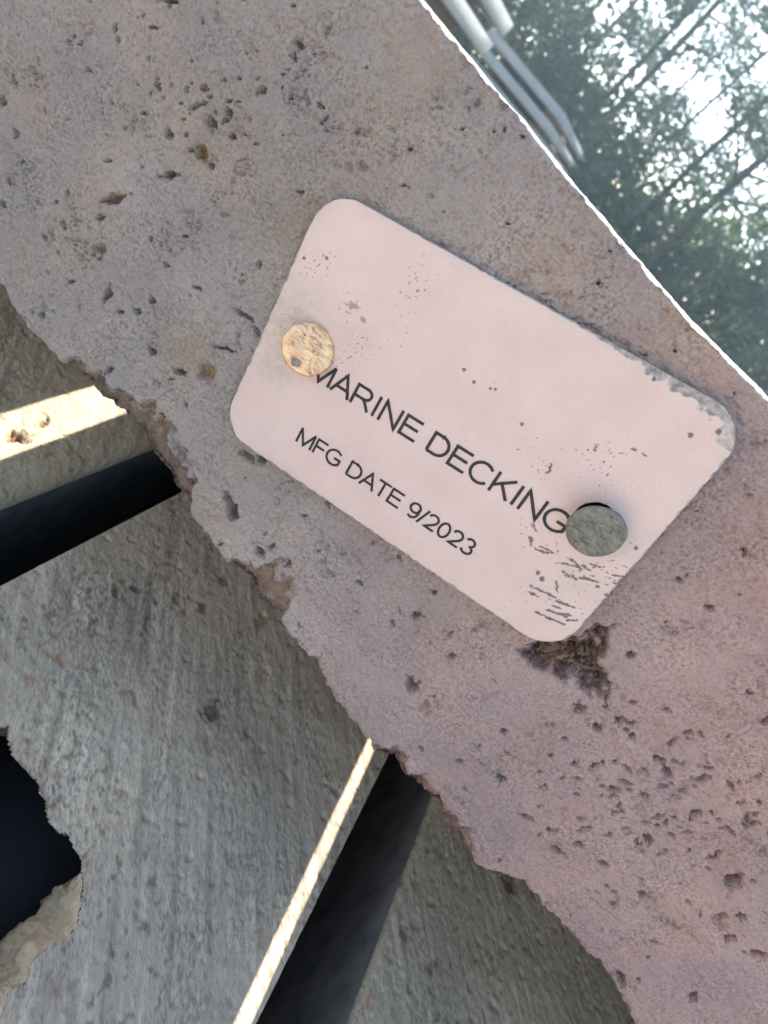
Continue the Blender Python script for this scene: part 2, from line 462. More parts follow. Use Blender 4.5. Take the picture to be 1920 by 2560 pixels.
for i, (cx, cy, ra, rb_, an, dep, brown) in enumerate(pits):
    c = on_face((cx, cy))
    ext = max(ra, rb_) * 1.9 * 0.00017 + 0.0006
    j0, j1 = np.searchsorted(xs, [c[0] - ext, c[0] + ext])
    if j1 - j0 < 2:
        continue
    zc = GS[:, (j0 + j1) // 2]
    rr = np.where(np.abs(zc - c[2]) < ext * 1.3)[0]
    if len(rr) < 2:
        continue
    sl_ = (slice(rr[0], rr[-1] + 1), slice(j0, j1))
    P = PP[sl_] - (cx, cy)
    ca, sa = math.cos(R(an)), math.sin(R(an))
    e1, e2 = (P[..., 0] * ca + P[..., 1] * sa) / ra, (-P[..., 0] * sa + P[..., 1] * ca) / rb_
    q = np.hypot(e1, e2) * (1 + 0.6 * perlin(e1 * 1.3, e2 * 1.3, i + 50) + 0.12 * perlin(e1 * 3.0, e2 * 3.0, i + 51))
    m_ = 1 - sstep(0.45, 1.1, q)
    d[sl_] -= m_ * dep * 0.001 * 2.2 * (0.95 + 0.2 * perlin(e1 * 1.5, e2 * 1.5, i))
    if brown:
        tone[sl_] *= 1 + (m_ * brown)[..., None] * np.array([-0.22, -0.36, -0.52])
# spalled hollow below the tag's lower corner
spall = [(1281, 1625), (1333, 1600), (1443, 1590), (1496, 1556), (1537, 1562), (1522, 1625), (1496, 1652), (1527, 1694), (1537, 1736), (1496, 1749), (1454, 1725), (1385, 1699), (1317, 1667)]
sub = np.where((xs > 0.015) & (xs < 0.10))[0]
SP = PP[:, sub]
wob = 10 * np.stack([fbm(SP[..., 0] / 26, SP[..., 1] / 26, 61, 3), fbm(SP[..., 0] / 26, SP[..., 1] / 26, 66, 3)], -1)
inside = in_poly(SP + wob, spall)
sd_ = seg_dist(SP + wob, spall)
w = np.where(inside, sstep(0, 26, sd_), 0)
rag = fbm(SP[..., 0] / 30, SP[..., 1] / 30, 63, 4, .42)
crk = 1 - np.abs(fbm(SP[..., 0] / 34, SP[..., 1] / 20, 64, 3))
d[:, sub] -= w * (0.0026 + 0.0012 * rag + 0.0026 * sstep(.86, .98, crk))
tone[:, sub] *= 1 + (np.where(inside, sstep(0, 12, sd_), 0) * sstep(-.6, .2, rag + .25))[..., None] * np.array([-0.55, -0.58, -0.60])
pale = np.where(~inside, np.exp(-(sd_ / 14) ** 2), 0) * sstep(-.2, .5, fbm(SP[..., 0] / 22, SP[..., 1] / 22, 71, 2))
tone[:, sub] *= 1 + pale[..., None] * np.array([0.06, 0.09, 0.14])
# hole drilled for the nail that stands proud
hp = PP - (1492, 1300)
d -= 0.006 * (1 - sstep(40, 52, np.hypot(hp[..., 0], hp[..., 1])))
# chipped lower arris with brown aggregate showing
edge_z = GS - zb[None, :]
bx = px(np.stack([xs, xs * 0, zb], -1))[:, 0]
band = np.interp(bx, [-100, 150, 175, 250, 300, 345, 400, 445, 470, 560, 592, 630, 680, 700, 910, 940, 985, 1060, 1110, 1165, 1185, 1400, 1560], [0.4, 0.4, 3.5, 4.0, 6, 8.5, 8.5, 6, 0.6, 0.6, 6, 10, 7, 0.5, 0.5, 4.5, 3.8, 3, 4.2, 3, 0.6, 0.5, 0.8]) * 0.001
band = band * (1 + 0.35 * fbm(xs / 0.005, xs * 0 + 5.5, 81, 3)) + 0.0004
bb = np.broadcast_to(band, GX.shape) * (1 + 0.35 * fbm(GX / 0.003, GS / 0.003, 83, 3))
cw = np.where(edge_z < bb, sstep(0, 1, 1 - edge_z / bb), 0) * (GY < 0.004)
jag = fbm(GX / 0.0026, GS / 0.0026, 84, 4, 0.5)
big_chip = sstep(0.0012, 0.003, bb)
d -= cw ** 0.6 * np.minimum(bb, 0.007) * 0.16 + big_chip * (cw > 0) * (0.0009 + 0.0007 * jag)
tone *= 1 + (big_chip * sstep(0.0, 0.15, cw))[..., None] * (np.array([-0.38, -0.47, -0.55]) + 0.22 * jag[..., None])
lump = big_chip * sstep(0, .2, cw) * sstep(0.45, 0.6, fbm(GX / 0.0035, GS / 0.0035, 88, 2))
tone *= 1 + lump[..., None] * np.array([0.5, 0.42, 0.38])
d -= sstep(-0.2, 0.9, fbm(GX / 0.004, GS / 0.004, 91, 3)) * 0.0002 * np.exp(-((zt[None, :] - GS) / 0.003) ** 2)
coarse = ~fine
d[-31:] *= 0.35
tone[-31:] = 0.55 * tone[-31:] + 0.45 * np.array([1.45, 1.6, 1.7])      # top and arris painted paler, so the sunlit rim reads brighter
d[:, coarse] = np.clip(d[:, coarse], -0.0005, 0.0005)
V = np.stack([GX, GY + d * NY, GZ + d * NZ], -1)
panel = empty('concrete_deck_panel', (0, 0, 0))
tag(panel, 'pitted pinkish grey concrete deck panel edge carrying the riveted name tag', 'concrete panel')
Fg = grid_faces(len(GY), nu)
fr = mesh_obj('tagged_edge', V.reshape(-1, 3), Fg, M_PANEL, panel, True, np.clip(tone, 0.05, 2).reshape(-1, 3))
# unseen body of the panel, with two slots added to cast the sunlit strips
SH = math.tan(SUN_AZ)
def slot_x(pxs):                     # x at y = 0 of a line running with the sun's azimuth
    p = on_level(pxs, Z_LOW)
    return p[:, 0] - SH * p[:, 1]
sa0, sa1 = slot_x([(0, 1030), (219, 973)]).mean(), slot_x([(0, 1150), (291, 1041)]).mean()
sb0, sb1 = slot_x([(917, 1865), (587, 2560)]).mean(), slot_x([(926, 1878), (629, 2560)]).mean()
zt0, zb0 = zt.min() - 0.0012, Z0 - 0.0935
b = MB()
for x0, x1 in ((-0.455, sa0), (sa1, sb0 - 0.0004), (sb1 + 0.0004, 0.555)):
    b.box((x0, 0.0115, zb0), (x1, 0.30, zt0), SH)
b.box((-0.455 + SH * .3, 0.30, zb0), (0.555 + SH * .3, 0.9, zt0))
b.build('added_slot_body', M_UNSEEN_BODY, panel)

# ------------------------------------------------------------------ planks of the tier below
def plank(name, label, x0, x1, ch0, ch1, fx0, fx1, tint, hole=None, seed=1, shade_side_mat=None, y0=-0.42, y1=0.85, th=0.095, fy=(-0.085, 0.105)):
    e = empty(name, (0, 0, 0))
    tag(e, label, 'concrete plank', 'planks of the tier below the tagged panel')
    ys = np.concatenate([np.linspace(y0, fy[0], 14)[:-1], np.arange(fy[0], fy[1], 0.00055), np.linspace(fy[1], y1, 24)])
    prof = [(x0, -th, -1, 0), (x0, -0.05, -1, 0), (x0, -0.03, -1, 0), (x0, -0.02, -1, 0), (x0, -0.012, -1, 0)]
    for a in np.linspace(0, 90, 7):
        prof.append((x0 + ch0 - ch0 * math.cos(R(a)), -ch0 + ch0 * math.sin(R(a)), -math.cos(R(a)), math.sin(R(a))))
    xa, xb = x0 + ch0, x1 - ch1
    mids = np.unique(np.concatenate([np.linspace(xa, max(xa, fx0), 6), np.arange(max(xa, fx0), min(xb, fx1), 0.00055), np.linspace(min(xb, fx1), xb, 6)]))
    prof += [(x, 0, 0, 1) for x in mids[1:-1]]
    for a in np.linspace(90, 0, 7):
        prof.append((x1 - ch1 + ch1 * math.cos(R(a)), -ch1 + ch1 * math.sin(R(a)), math.cos(R(a)), math.sin(R(a))))
    prof += [(x1, -0.012, 1, 0), (x1, -0.02, 1, 0), (x1, -0.03, 1, 0), (x1, -0.05, 1, 0), (x1, -th, 1, 0)]
    prof = np.array(prof)
    U = np.concatenate([[0], np.cumsum(np.hypot(np.diff(prof[:, 0]), np.diff(prof[:, 1])))])
    X = np.broadcast_to(prof[:, 0], (len(ys), len(prof)))
    Y = np.broadcast_to(ys[:, None], X.shape)
    S = np.broadcast_to(U, X.shape)
    Zz = np.broadcast_to(prof[:, 1], X.shape)
    ca, sa = math.cos(STREAK), math.sin(STREAK)
    al, ac = S * ca + Y * sa, -S * sa + Y * ca
    fineY = ((Y > fy[0]) & (Y < fy[1])) * 1.0
    dd = 0.0004 * fbm(S / 0.03, Y / 0.03, seed, 3) + 0.00011 * fbm(S / 0.004, Y / 0.004, seed + 3, 4, .7)
    dd += 0.00011 * fbm(al / 0.016, ac / 0.0026, seed + 5, 3, .6)
    dd -= 0.0007 * sstep(.55, .9, fbm(S / .005, Y / .005, seed + 8, 2)) + 0.0006 * sstep(.62, .9, perlin(S / .0025, Y / .0025, seed + 9))
    dd += 0.00018 * sstep(.35, .8, fbm(S / .0045, Y / .004, seed + 10, 2))
    dd *= fineY * sstep(.2, .9, prof[:, 3])
    tn = np.ones(X.shape + (3,)) * np.array(tint)
    tn *= (1 + 0.14 * fbm(S / .04, Y / .04, seed + 11, 4))[..., None]
    tn *= (1 + 0.30 * fbm(al / .05, ac / .0024, seed + 14, 3) * sstep(-.4, .3, perlin(S / .03, Y / .03, seed + 15)))[..., None]
    sp = sstep(.45, .62, fbm(S / .0026, Y / .0026, seed + 12, 3)) * sstep(-.2, .4, perlin(S / .035, Y / .035, seed + 13))
    tn *= 1 + sp[..., None] * np.array([-.45, -.47, -.48])
    rs = sstep(.6, .8, fbm(S / .006, Y / .005, seed + 16, 3)) * sstep(-.1, .4, perlin(S / .03, Y / .04, seed + 17))
    tn *= 1 + rs[..., None] * np.array([-.10, -.28, -.38])
    QP = px(np.stack([X, Y, np.full_like(X, Z_LOW)], -1))
    for cx, cy, rx, ry, w_, dp in [(533, 1778, 24, 30, .75, .0008), (290, 1480, 10, 16, .6, .0005), (335, 1468, 14, 8, .6, .0006), (560, 1450, 16, 16, .6, .0004), (440, 1500, 12, 20, .5, .0004), (505, 1520, 14, 18, .5, .0004), (650, 1555, 16, 20, .4, .0003),
                               (110, 1056, 16, 9, .9, .0015), (45, 1092, 30, 15, .9, .0025), (1275, 2210, 18, 30, .7, .001), (1010, 2330, 14, 22, .5, .0006), (130, 1535, 14, 14, .4, .0005), (620, 1830, 10, 14, .4, .0004)]:
        q = np.hypot((QP[..., 0] - cx) / rx, (QP[..., 1] - cy) / ry) * (1 + .5 * fbm(S / .002, Y / .002, seed + 30, 3))
        k_ = 1 - sstep(.5, 1.2, q)
        tn *= 1 - (w_ * k_ * .8)[..., None] * np.array([.8, .9, 1.0])
        dd -= k_ * dp * (1 + .5 * fbm(S / .0015, Y / .0015, seed + 33, 2))
    V = np.stack([X + dd * prof[:, 2], Y, Z_LOW + Zz + dd * prof[:, 3]], -1)
    F = grid_faces(*X.shape)[:, ::-1]
    if hole is not None:
        ctr = V.reshape(-1, 3)[F].mean(1)[:, :2]
        F = F[~(in_poly(ctr, hole) & (prof[:, 3][F[:, 0] % len(prof)] > 0.9))]
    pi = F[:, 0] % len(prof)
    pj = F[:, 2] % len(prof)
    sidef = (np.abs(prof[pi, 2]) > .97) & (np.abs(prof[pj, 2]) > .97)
    mesh_obj('painted_shade_side', V.reshape(-1, 3), F[sidef], shade_side_mat or M_SHADE_SIDE, e, True)  # plank sides painted dark so the shaded gaps read darker
    F = F[~sidef]
    mesh_obj('plank_top', V.reshape(-1, 3), F, M_PLANK, e, True, np.clip(tn, .03, 2).reshape(-1, 3))
    bm = MB()
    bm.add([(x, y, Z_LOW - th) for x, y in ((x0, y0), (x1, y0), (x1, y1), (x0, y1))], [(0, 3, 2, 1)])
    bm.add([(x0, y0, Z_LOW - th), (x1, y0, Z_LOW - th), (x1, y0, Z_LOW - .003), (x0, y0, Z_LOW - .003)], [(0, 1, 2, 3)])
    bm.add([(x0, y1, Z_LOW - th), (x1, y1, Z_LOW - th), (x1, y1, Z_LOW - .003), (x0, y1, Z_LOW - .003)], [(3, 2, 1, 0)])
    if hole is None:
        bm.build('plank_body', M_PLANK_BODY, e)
    return e
def lx(*q):
    return float(np.mean([on_level(p, Z_LOW)[0] for p in q]))
AX1, BX0 = lx((0, 1250), (359, 1119)), lx((0, 1472), (428, 1235))
BX1, CX0 = lx((955, 1901), (663, 2560)), lx((1073, 2021), (888, 2560))
plank('concrete_plank', 'grey concrete plank with a broad sunlit strip and rounded arris', -0.36, AX1, 0.003, 0.006, -0.17, AX1, (1.0, 0.97, 0.90), seed=101, shade_side_mat=plain('dark_shade_side', (0.13, 0.14, 0.14), 0.8, 0, 0.35, 90, 0.0005))  # side colour darkened to carry the shade of the gap
hup = [(0, 765), (40, 775), (40, 840), (70, 920), (125, 975), (160, 1000), (190, 1080), (210, 1110), (220, 1190), (270, 1260), (300, 1260), (340, 1320), (375, 1380), (370, 1440)]
hdn = [(370, 1440), (375, 1560), (360, 1660), (310, 1740), (215, 1790), (150, 1860), (110, 1950), (50, 1970), (20, 2020), (0, 2100)]
hup = [(-120, 690), (-60, 740)] + hup
hdn = hdn + [(-70, 2160), (-160, 2230)]
tr = lambda L: on_level([(x / 1.843, y / 1.843 + 1400) for x, y in L], Z_LOW)[:, :2]
hu, hd = tr(hup), tr(hdn)
def dense(P, step=0.0006, amp=0.0005, seed=3):
    out = []
    for a, c in zip(P[:-1], P[1:]):
        n = max(1, int(np.linalg.norm(c - a) / step))
        for i in range(n):
            out.append(a + (c - a) * i / n)
    out.append(P[-1])
    out = np.array(out)
    s = np.arange(len(out))
    out[1:-1] += amp * np.stack([fbm(s / 5.0, s * 0 + .5, seed, 3), fbm(s / 5.0, s * 0 + 7.5, seed + 9, 3)], -1)[1:-1]
    return out
hu, hd = dense(hu), dense(hd, seed=8)
hole = np.concatenate([hu, hd[1:]])
B_ = plank('concrete_plank', 'dark grey concrete plank broken through, a thin sunlit line along its edge', BX0, BX1, 0.0012, 0.0012, BX0, BX1, (1.06, 0.99, 0.96), hole=hole, seed=141)
# ragged wall of the broken-out part: undercut on the far side, a tan sloping break on the near right side
wn = 26
cen = hole.mean(0)
nU = len(hu)
ring = []
for kk in range(wn):
    t = kk / (wn - 1)
    dep = 0.020 * t ** 1.3
    s = np.arange(len(hole))
    rg = fbm(s / 6.0, s * 0 + dep * 350, 77, 4, .6)
    off = np.where(s < nU, 0.012 * min(1, dep / 0.012) , -0.0105 * min(1, dep / 0.008) + 0.02 * max(0, (dep - 0.010) / 0.03))
    blend = np.clip((s - nU + 6) / 10.0, 0, 1) * np.clip((s - nU) / 14.0, 0, 1) ** .7
    off = np.where(s < nU, 1.0, 0.0) * 0.012 * min(1, dep / 0.012) + blend * (-0.0075 * min(1, dep / 0.009) + 0.02 * max(0, min(1, (dep - 0.009) / 0.03)))
    nrm = hole - cen
    nrm = np.where(s[:, None] >= nU, np.array([[0.93, -0.35]]), np.array([[0.25, 0.97]]))
    P = hole + nrm * (off + rg * 0.0007 * min(1, kk / 4))[:, None]
    ring.append(np.concatenate([P, (Z_LOW + 0.0001 - dep - 0.0006 * rg * (kk > 1))[:, None] if np.ndim(rg) else np.full((len(P), 1), Z_LOW - dep)], 1))
mesh_obj('broken_edge', np.concatenate(ring), grid_faces(wn, len(hole)), M_CHIP, B_, False)
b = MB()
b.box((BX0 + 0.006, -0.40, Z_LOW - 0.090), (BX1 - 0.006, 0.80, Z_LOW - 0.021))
b.build('dark_hole_fill', plain('painted_hole_shade', (0.006, 0.006, 0.008), 0.7, 0, 0.3, 30), B_)  # black box added inside the plank so the broken hole reads as deep shade
plank('concrete_plank', 'greenish grey concrete plank under the panel beside the wide dark gap', CX0, 0.44, 0.0025, 0.003, CX0, 0.225, (0.95, 0.90, 0.84), seed=181, shade_side_mat=plain('brown_shade_side', (0.24, 0.19, 0.15), 0.9, 0, 0.4, 90, 0.0006))  # side painted dark brown for the shade in the gap

# slabs and timbers that carry the tier of planks
z = Z_LOW - 0.095
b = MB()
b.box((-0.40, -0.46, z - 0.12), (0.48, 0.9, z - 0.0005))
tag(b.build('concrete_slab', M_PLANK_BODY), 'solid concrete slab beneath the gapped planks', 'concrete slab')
z -= 0.12
for i, y in enumerate((-0.38, 0.70)):
    b = MB()
    b.box((-0.40, y, 0.0), (0.48, y + 0.14, z - 0.0005), bev=0.004)
    tag(b.build('timber_bearer', M_TIMBER), 'heavy timber bearer on the ground under the solid slab', 'timber bearer', 'bearers under the near stack')
for i, x in enumerate((-0.30, 0.36)):
    b = MB()
    b.box((x, 0.20, Z_LOW), (x + 0.06, 0.75, zb0), bev=0.002)
    tag(b.build('timber_spacer', M_TIMBER), 'timber spacer between the planks and the tagged panel', 'timber spacer', 'spacers under the tagged panel')

# ------------------------------------------------------------------ name tag
cs = np.array([(818.96, 460.12), (1893.75, 1061.13), (1387.7, 1640.9), (550.24, 1070.25)])
AS = 1.526
uvc = np.array([(0, 1), (AS, 1), (AS, 0), (0, 0)])
def homo(a, b):
    A = []
    for (x, y), (X, Y) in zip(a, b):
        A += [[x, y, 1, 0, 0, 0, -X * x, -X * y, -X], [0, 0, 0, x, y, 1, -Y * x, -Y * y, -Y]]
    return np.linalg.svd(np.array(A))[2][-1].reshape(3, 3)
HU = homo(uvc, cs)
HI = homo(cs, uvc)
def uv_px(u, v):
    w = np.stack([u, v, np.ones_like(u)], -1) @ HU.T
    return w[..., :2] / w[..., 2:3]
def px_uv(q):
    q = np.asarray(q, float)
    w = np.concatenate([q, np.ones(q.shape[:-1] + (1,))], -1) @ HI.T
    return w[..., :2] / w[..., 2:3]
def tag_pt(u, v, out=0.0):
    u, v = np.asarray(u, float), np.asarray(v, float)
    lift = 0.0013 + 0.0021 * np.clip(u / AS, 0, 1) ** 1.5 + 0.0004 * np.sin(u * 2.3 + v * 1.7)
    v3 = ray(uv_px(u, v))
    p = CAM + v3 * ((D - lift) / v3[..., 1])[..., None]
    p[..., 1] -= out
    return p
rc = 0.135
vsamp = np.concatenate([np.linspace(0, rc, 60)[:-1], np.linspace(rc, 1 - rc, 240), np.linspace(1 - rc, 1, 60)[1:]])
vsamp[0], vsamp[-1] = 1e-5, 1 - 1e-5
us = np.linspace(0, 1, 520)
ins = np.where(vsamp < rc, rc - np.sqrt(np.maximum(0, rc ** 2 - (rc - vsamp) ** 2)), np.where(vsamp > 1 - rc, rc - np.sqrt(np.maximum(0, rc ** 2 - (vsamp - 1 + rc) ** 2)), 0))
nick = 0.0006 * fbm(vsamp * 40, vsamp * 0 + 1, 5, 3)
nick2 = 0.0006 * fbm(vsamp * 40, vsamp * 0 + 9, 6, 3)
uL, uR = ins + nick, AS - ins + nick2
UU = uL[:, None] + (uR - uL)[:, None] * us[None, :]
VV = np.broadcast_to(vsamp[:, None], UU.shape) + 0.0007 * fbm(UU * 30, UU * 0 + 4, 15, 3) * (np.abs(vsamp[:, None] * 2 - 1) ** 8)
TP = uv_px(UU, VV)
def cluster(cx, cy, rx, ry, an=0):
    P = TP - (cx, cy)
    c, s = math.cos(R(an)), math.sin(R(an))
    return np.exp(-(((P[..., 0] * c + P[..., 1] * s) / rx) ** 2 + ((-P[..., 0] * s + P[..., 1] * c) / ry) ** 2))
def stretched(an, L, W, seed, octv=2):
    c, s = math.cos(R(an)), math.sin(R(an))
    a, b_ = TP[..., 0] * c + TP[..., 1] * s, -TP[..., 0] * s + TP[..., 1] * c
    return fbm(a / L, b_ / W, seed, octv, .6)
scuff = np.zeros(UU.shape)
for (cx, cy, rx, ry, an), L, W, thr, sd2 in [((790, 665, 60, 26, -18), 7, 4, .55, 1), ((870, 770, 26, 34, 40), 7, 4, .5, 2), ((1040, 720, 70, 48, -60), 8, 3, .62, 3), ((720, 800, 60, 60, 0), 6, 4, .75, 4),
        ((890, 870, 70, 40, -20), 7, 4, .66, 5), ((1010, 850, 60, 60, 0), 5, 4, .85, 6), ((1240, 970, 60, 40, 30), 5, 5, .9, 7), ((1340, 1130, 50, 30, 30), 8, 5, .7, 8), ((1360, 1180, 26, 30, -60), 8, 4, .6, 9),
        ((1500, 1130, 90, 30, 5), 9, 5, .62, 10), ((1530, 1190, 70, 50, 20), 6, 5, .74, 11), ((1370, 1370, 60, 30, 30), 9, 4, .6, 12), ((1440, 1410, 100, 36, 18), 16, 3.5, .68, 13), ((1500, 1450, 120, 50, 18), 12, 3.5, .7, 14),
        ((1390, 1510, 110, 45, 24), 22, 2.6, .72, 15), ((1330, 1300, 30, 50, 60), 8, 4, .6, 16), ((1560, 1350, 60, 60, 0), 6, 4, .8, 17), ((1550, 1420, 60, 30, 20), 14, 3.5, .66, 18), ((830, 905, 40, 40, 0), 6, 3, .6, 19)]:
    w = cluster(cx, cy, rx * 1.15, ry * 1.15, an)
    f = stretched(an, L * 1.5, W * 1.6, sd2 + 200)
    scuff = np.maximum(scuff, sstep(thr + .40, thr + .58, f + 0.50 * w) * sstep(.08, .35, w))
for x, y, r_ in [(1305, 1060, 5), (1727, 1088, 8), (1797, 1080, 9), (1238, 973, 4), (1226, 971, 4), (1345, 1432, 6), (1355, 1448, 7), (1160, 924, 5), (1185, 955, 5), (760, 645, 5), (817, 645, 5), (1635, 948, 6), (1590, 1370, 6)]:
    q = np.hypot(TP[..., 0] - x, TP[..., 1] - y) / r_ * (1 + .4 * perlin(TP[..., 0] / 4, TP[..., 1] / 4, 3))
    scuff = np.maximum(scuff, 1 - sstep(.7, 1.1, q))
for x, y, a_, b2, an in [(885, 765, 16, 7, 20), (908, 800, 13, 6, 60)]:
    P = TP - (x, y)
    c, s = math.cos(R(an)), math.sin(R(an))
    q = np.hypot((P[..., 0] * c + P[..., 1] * s) / a_, (-P[..., 0] * s + P[..., 1] * c) / b2)
    scuff = np.maximum(scuff, .6 * (1 - sstep(.7, 1.1, q * (1 + .3 * perlin(P[..., 0] / 6, P[..., 1] / 6, 4)))))
SC = [(350, 1385, 430, 1425), (430, 1420, 500, 1460), (500, 1475, 610, 1515), (345, 1425, 390, 1450), (450, 1530, 560, 1570), (380, 1540, 480, 1590), (470, 1580, 550, 1615), (580, 1225, 615, 1250), (610, 1248, 650, 1290),
      (650, 1265, 700, 1290), (540, 1255, 640, 1275), (660, 1330, 745, 1365), (830, 1320, 905, 1335), (790, 1440, 815, 1445), (700, 1255, 760, 1275), (380, 1170, 430, 1185), (400, 1150, 470, 1180), (420, 1190, 480, 1190),
      (345, 1105, 350, 1150), (340, 1100, 356, 1110), (455, 715, 475, 660), (440, 720, 460, 705), (560, 1310, 575, 1330), (595, 1330, 620, 1350), (500, 1360, 505, 1420), (640, 1340, 690, 1350), (735, 1385, 750, 1392), (360, 1020, 380, 1060),
      (540, 1300, 555, 1330), (850, 1375, 880, 1350), (740, 560, 725, 572), (1010, 600, 1030, 615), (955, 575, 970, 580), (480, 1505, 530, 1520), (520, 1545, 590, 1560), (560, 1590, 625, 1590)]
for i, (xa, ya, xb, yb) in enumerate(SC):
    a_, c_ = np.array((xa, ya)) / 2.37 + (1180, 880), np.array((xb, yb)) / 2.37 + (1180, 880)
    ab = c_ - a_
    Pw = TP + 2.5 * np.stack([perlin(TP[..., 0] / 9, TP[..., 1] / 9, 5), perlin(TP[..., 0] / 9, TP[..., 1] / 9, 6)], -1)
    tt = np.clip(((Pw - a_) @ ab) / (ab @ ab), 0, 1)
    dq = np.linalg.norm(Pw - a_ - tt[..., None] * ab, axis=-1)
    wd = 2.3 + 1.6 * perlin(tt * 6 + i, tt * 0, 9)
    scuff = np.maximum(scuff, 1 - sstep(wd - .6, wd + 1.0, dq))
# coating flaked from the upper right margin and nicked elsewhere round the rim
flake = np.zeros(UU.shape)
dtop, dright, dbot, dleft = 1 - VV, uR[:, None] - UU, VV, UU - uL[:, None]
wid = np.interp(UU / AS, [0, .55, .68, .74, .8, .9, .955, 1], [0.002, 0.003, 0.006, .016, .024, .030, .042, .042])
jn = fbm(UU * 22, VV * 22, 301, 3)
flake = np.maximum(flake, 1 - sstep(.0, .25, dtop / (wid * np.clip(1 + .75 * jn, .15, 3)) - .9))
cr = np.hypot(UU - (AS - rc), VV - (1 - rc))
flake = np.maximum(flake, ((UU > AS - rc * 1.05) & (VV > 1 - rc * .75)) * sstep(-.02, .03, cr - rc + .028 * (1 + 1.2 * jn)))
flake = np.maximum(flake, sstep(.42, .5, fbm(UU * 34, VV * 34, 305, 2)) * cluster(1790, 1055, 40, 24, 30))
for dd_, s in ((dright, 1), (dbot, 2), (dleft, 3)):
    flake = np.maximum(flake, 1 - sstep(.0, .4, dd_ / (.0055 * np.clip(.7 + 1.3 * fbm(UU * 25, VV * 25, 310 + s, 3), .05, 3)) - .6))
flake = np.clip(flake, 0, 1)
tz = 0.00022
hp_ = px_uv((1484, 1292))
dull = (cluster(735, 800, 80, 80) * .55 + cluster(700, 910, 75, 60) * .45 + cluster(1440, 1440, 90, 50, 20) * .22 + cluster(870, 850, 90, 60) * .18 + 0.04 * sstep(.1, .7, fbm(UU * 6, VV * 6, 420, 4)) + .25 * np.exp(-np.minimum(np.minimum(dtop, dbot), np.minimum(dleft, dright)) / .02)) * (.75 + .5 * fbm(UU * 30, VV * 30, 421, 4))
dull = np.clip(dull, 0, .8)
TV = tag_pt(UU, VV, 0.0)
TV[..., 1] += flake * 0.00012 + 0.00003 * fbm(UU * 60, VV * 60, 400, 2)
nr_, nc_ = UU.shape
F = grid_faces(nr_, nc_)
cen_px = TP.reshape(-1, 2)[F].mean(1)
hq = np.hypot((cen_px[:, 0] - 1486) / 58, (cen_px[:, 1] - 1305) / 50)
F = F[hq > 1]
per = np.concatenate([np.arange(nc_), np.arange(1, nr_) * nc_ + nc_ - 1, (nr_ - 1) * nc_ + np.arange(nc_ - 2, -1, -1), np.arange(nr_ - 2, 0, -1) * nc_])
P1 = TV.reshape(-1, 3)[per]
P2 = P1 + np.array([0, 0.0009, 0])
nV = nr_ * nc_
m_, t_, b_ = new_mat('coated_plate')
L = t_.links.new
a1, a2 = N(t_, 'ShaderNodeAttribute', attribute_name='scuff'), N(t_, 'ShaderNodeAttribute', attribute_name='flake')
a3 = N(t_, 'ShaderNodeAttribute', attribute_name='dull')
tc = N(t_, 'ShaderNodeTexCoord')
ns = N(t_, 'ShaderNodeTexNoise', Scale=90.0, Detail=5.0)
nf_ = N(t_, 'ShaderNodeTexNoise', Scale=2200.0, Detail=3.0)
ng = N(t_, 'ShaderNodeTexNoise', Scale=900.0, Detail=6.0)
for n in (ns, nf_, ng):
    L(tc.outputs['Object'], n.inputs['Vector'])
rp = ramp(t_, [(0.3, (0.70, 0.485, 0.415)), (0.7, (0.76, 0.545, 0.47))])
L(ns.outputs['Fac'], rp.inputs[0])
rg = ramp(t_, [(0.35, (0.20, 0.17, 0.15)), (0.7, (0.50, 0.43, 0.38))])
L(ng.outputs['Fac'], rg.inputs[0])
x0_ = N(t_, 'ShaderNodeMix', data_type='RGBA')
L(a3.outputs['Fac'], x0_.inputs[0])
L(rp.outputs[0], x0_.inputs[6])
x0_.inputs[7].default_value = (0.42, 0.36, 0.27, 1)
x1_ = N(t_, 'ShaderNodeMix', data_type='RGBA')
L(a2.outputs['Fac'], x1_.inputs[0])
L(x0_.outputs[2], x1_.inputs[6])
L(rg.outputs[0], x1_.inputs[7])
x2_ = N(t_, 'ShaderNodeMix', data_type='RGBA')
L(a1.outputs['Fac'], x2_.inputs[0])
L(x1_.outputs[2], x2_.inputs[6])
x2_.inputs[7].default_value = (0.15, 0.12, 0.11, 1)
L(x2_.outputs[2], b_.inputs['Base Color'])
b_.inputs['Roughness'].default_value = 0.48
bp = N(t_, 'ShaderNodeBump', Strength=0.6, Distance=0.00006)
L(nf_.outputs['Fac'], bp.inputs['Height'])
L(bp.outputs[0], b_.inputs['Normal'])
plate_V = np.concatenate([TV.reshape(-1, 3), P1, P2])
npz = len(per)
side = np.stack([nV + np.arange(npz), nV + np.roll(np.arange(npz), -1), nV + npz + np.roll(np.arange(npz), -1), nV + npz + np.arange(npz)], -1)
tg = empty('name_tag', tuple(tag_pt(np.array(AS / 2), np.array(0.0))))
tag(tg, 'pale pink rectangular metal tag printed MARINE DECKING, fixed by two nails', 'tag')
off = np.array(tg.location)
def z_(a): return np.concatenate([a.ravel(), np.zeros(2 * npz)])
def o_(a): return np.concatenate([a.ravel(), np.ones(2 * npz)])
mesh_obj('plate', plate_V - off, np.concatenate([F, side]), m_, tg, False, None, {'scuff': z_(scuff), 'flake': o_(flake), 'dull': z_(dull)})

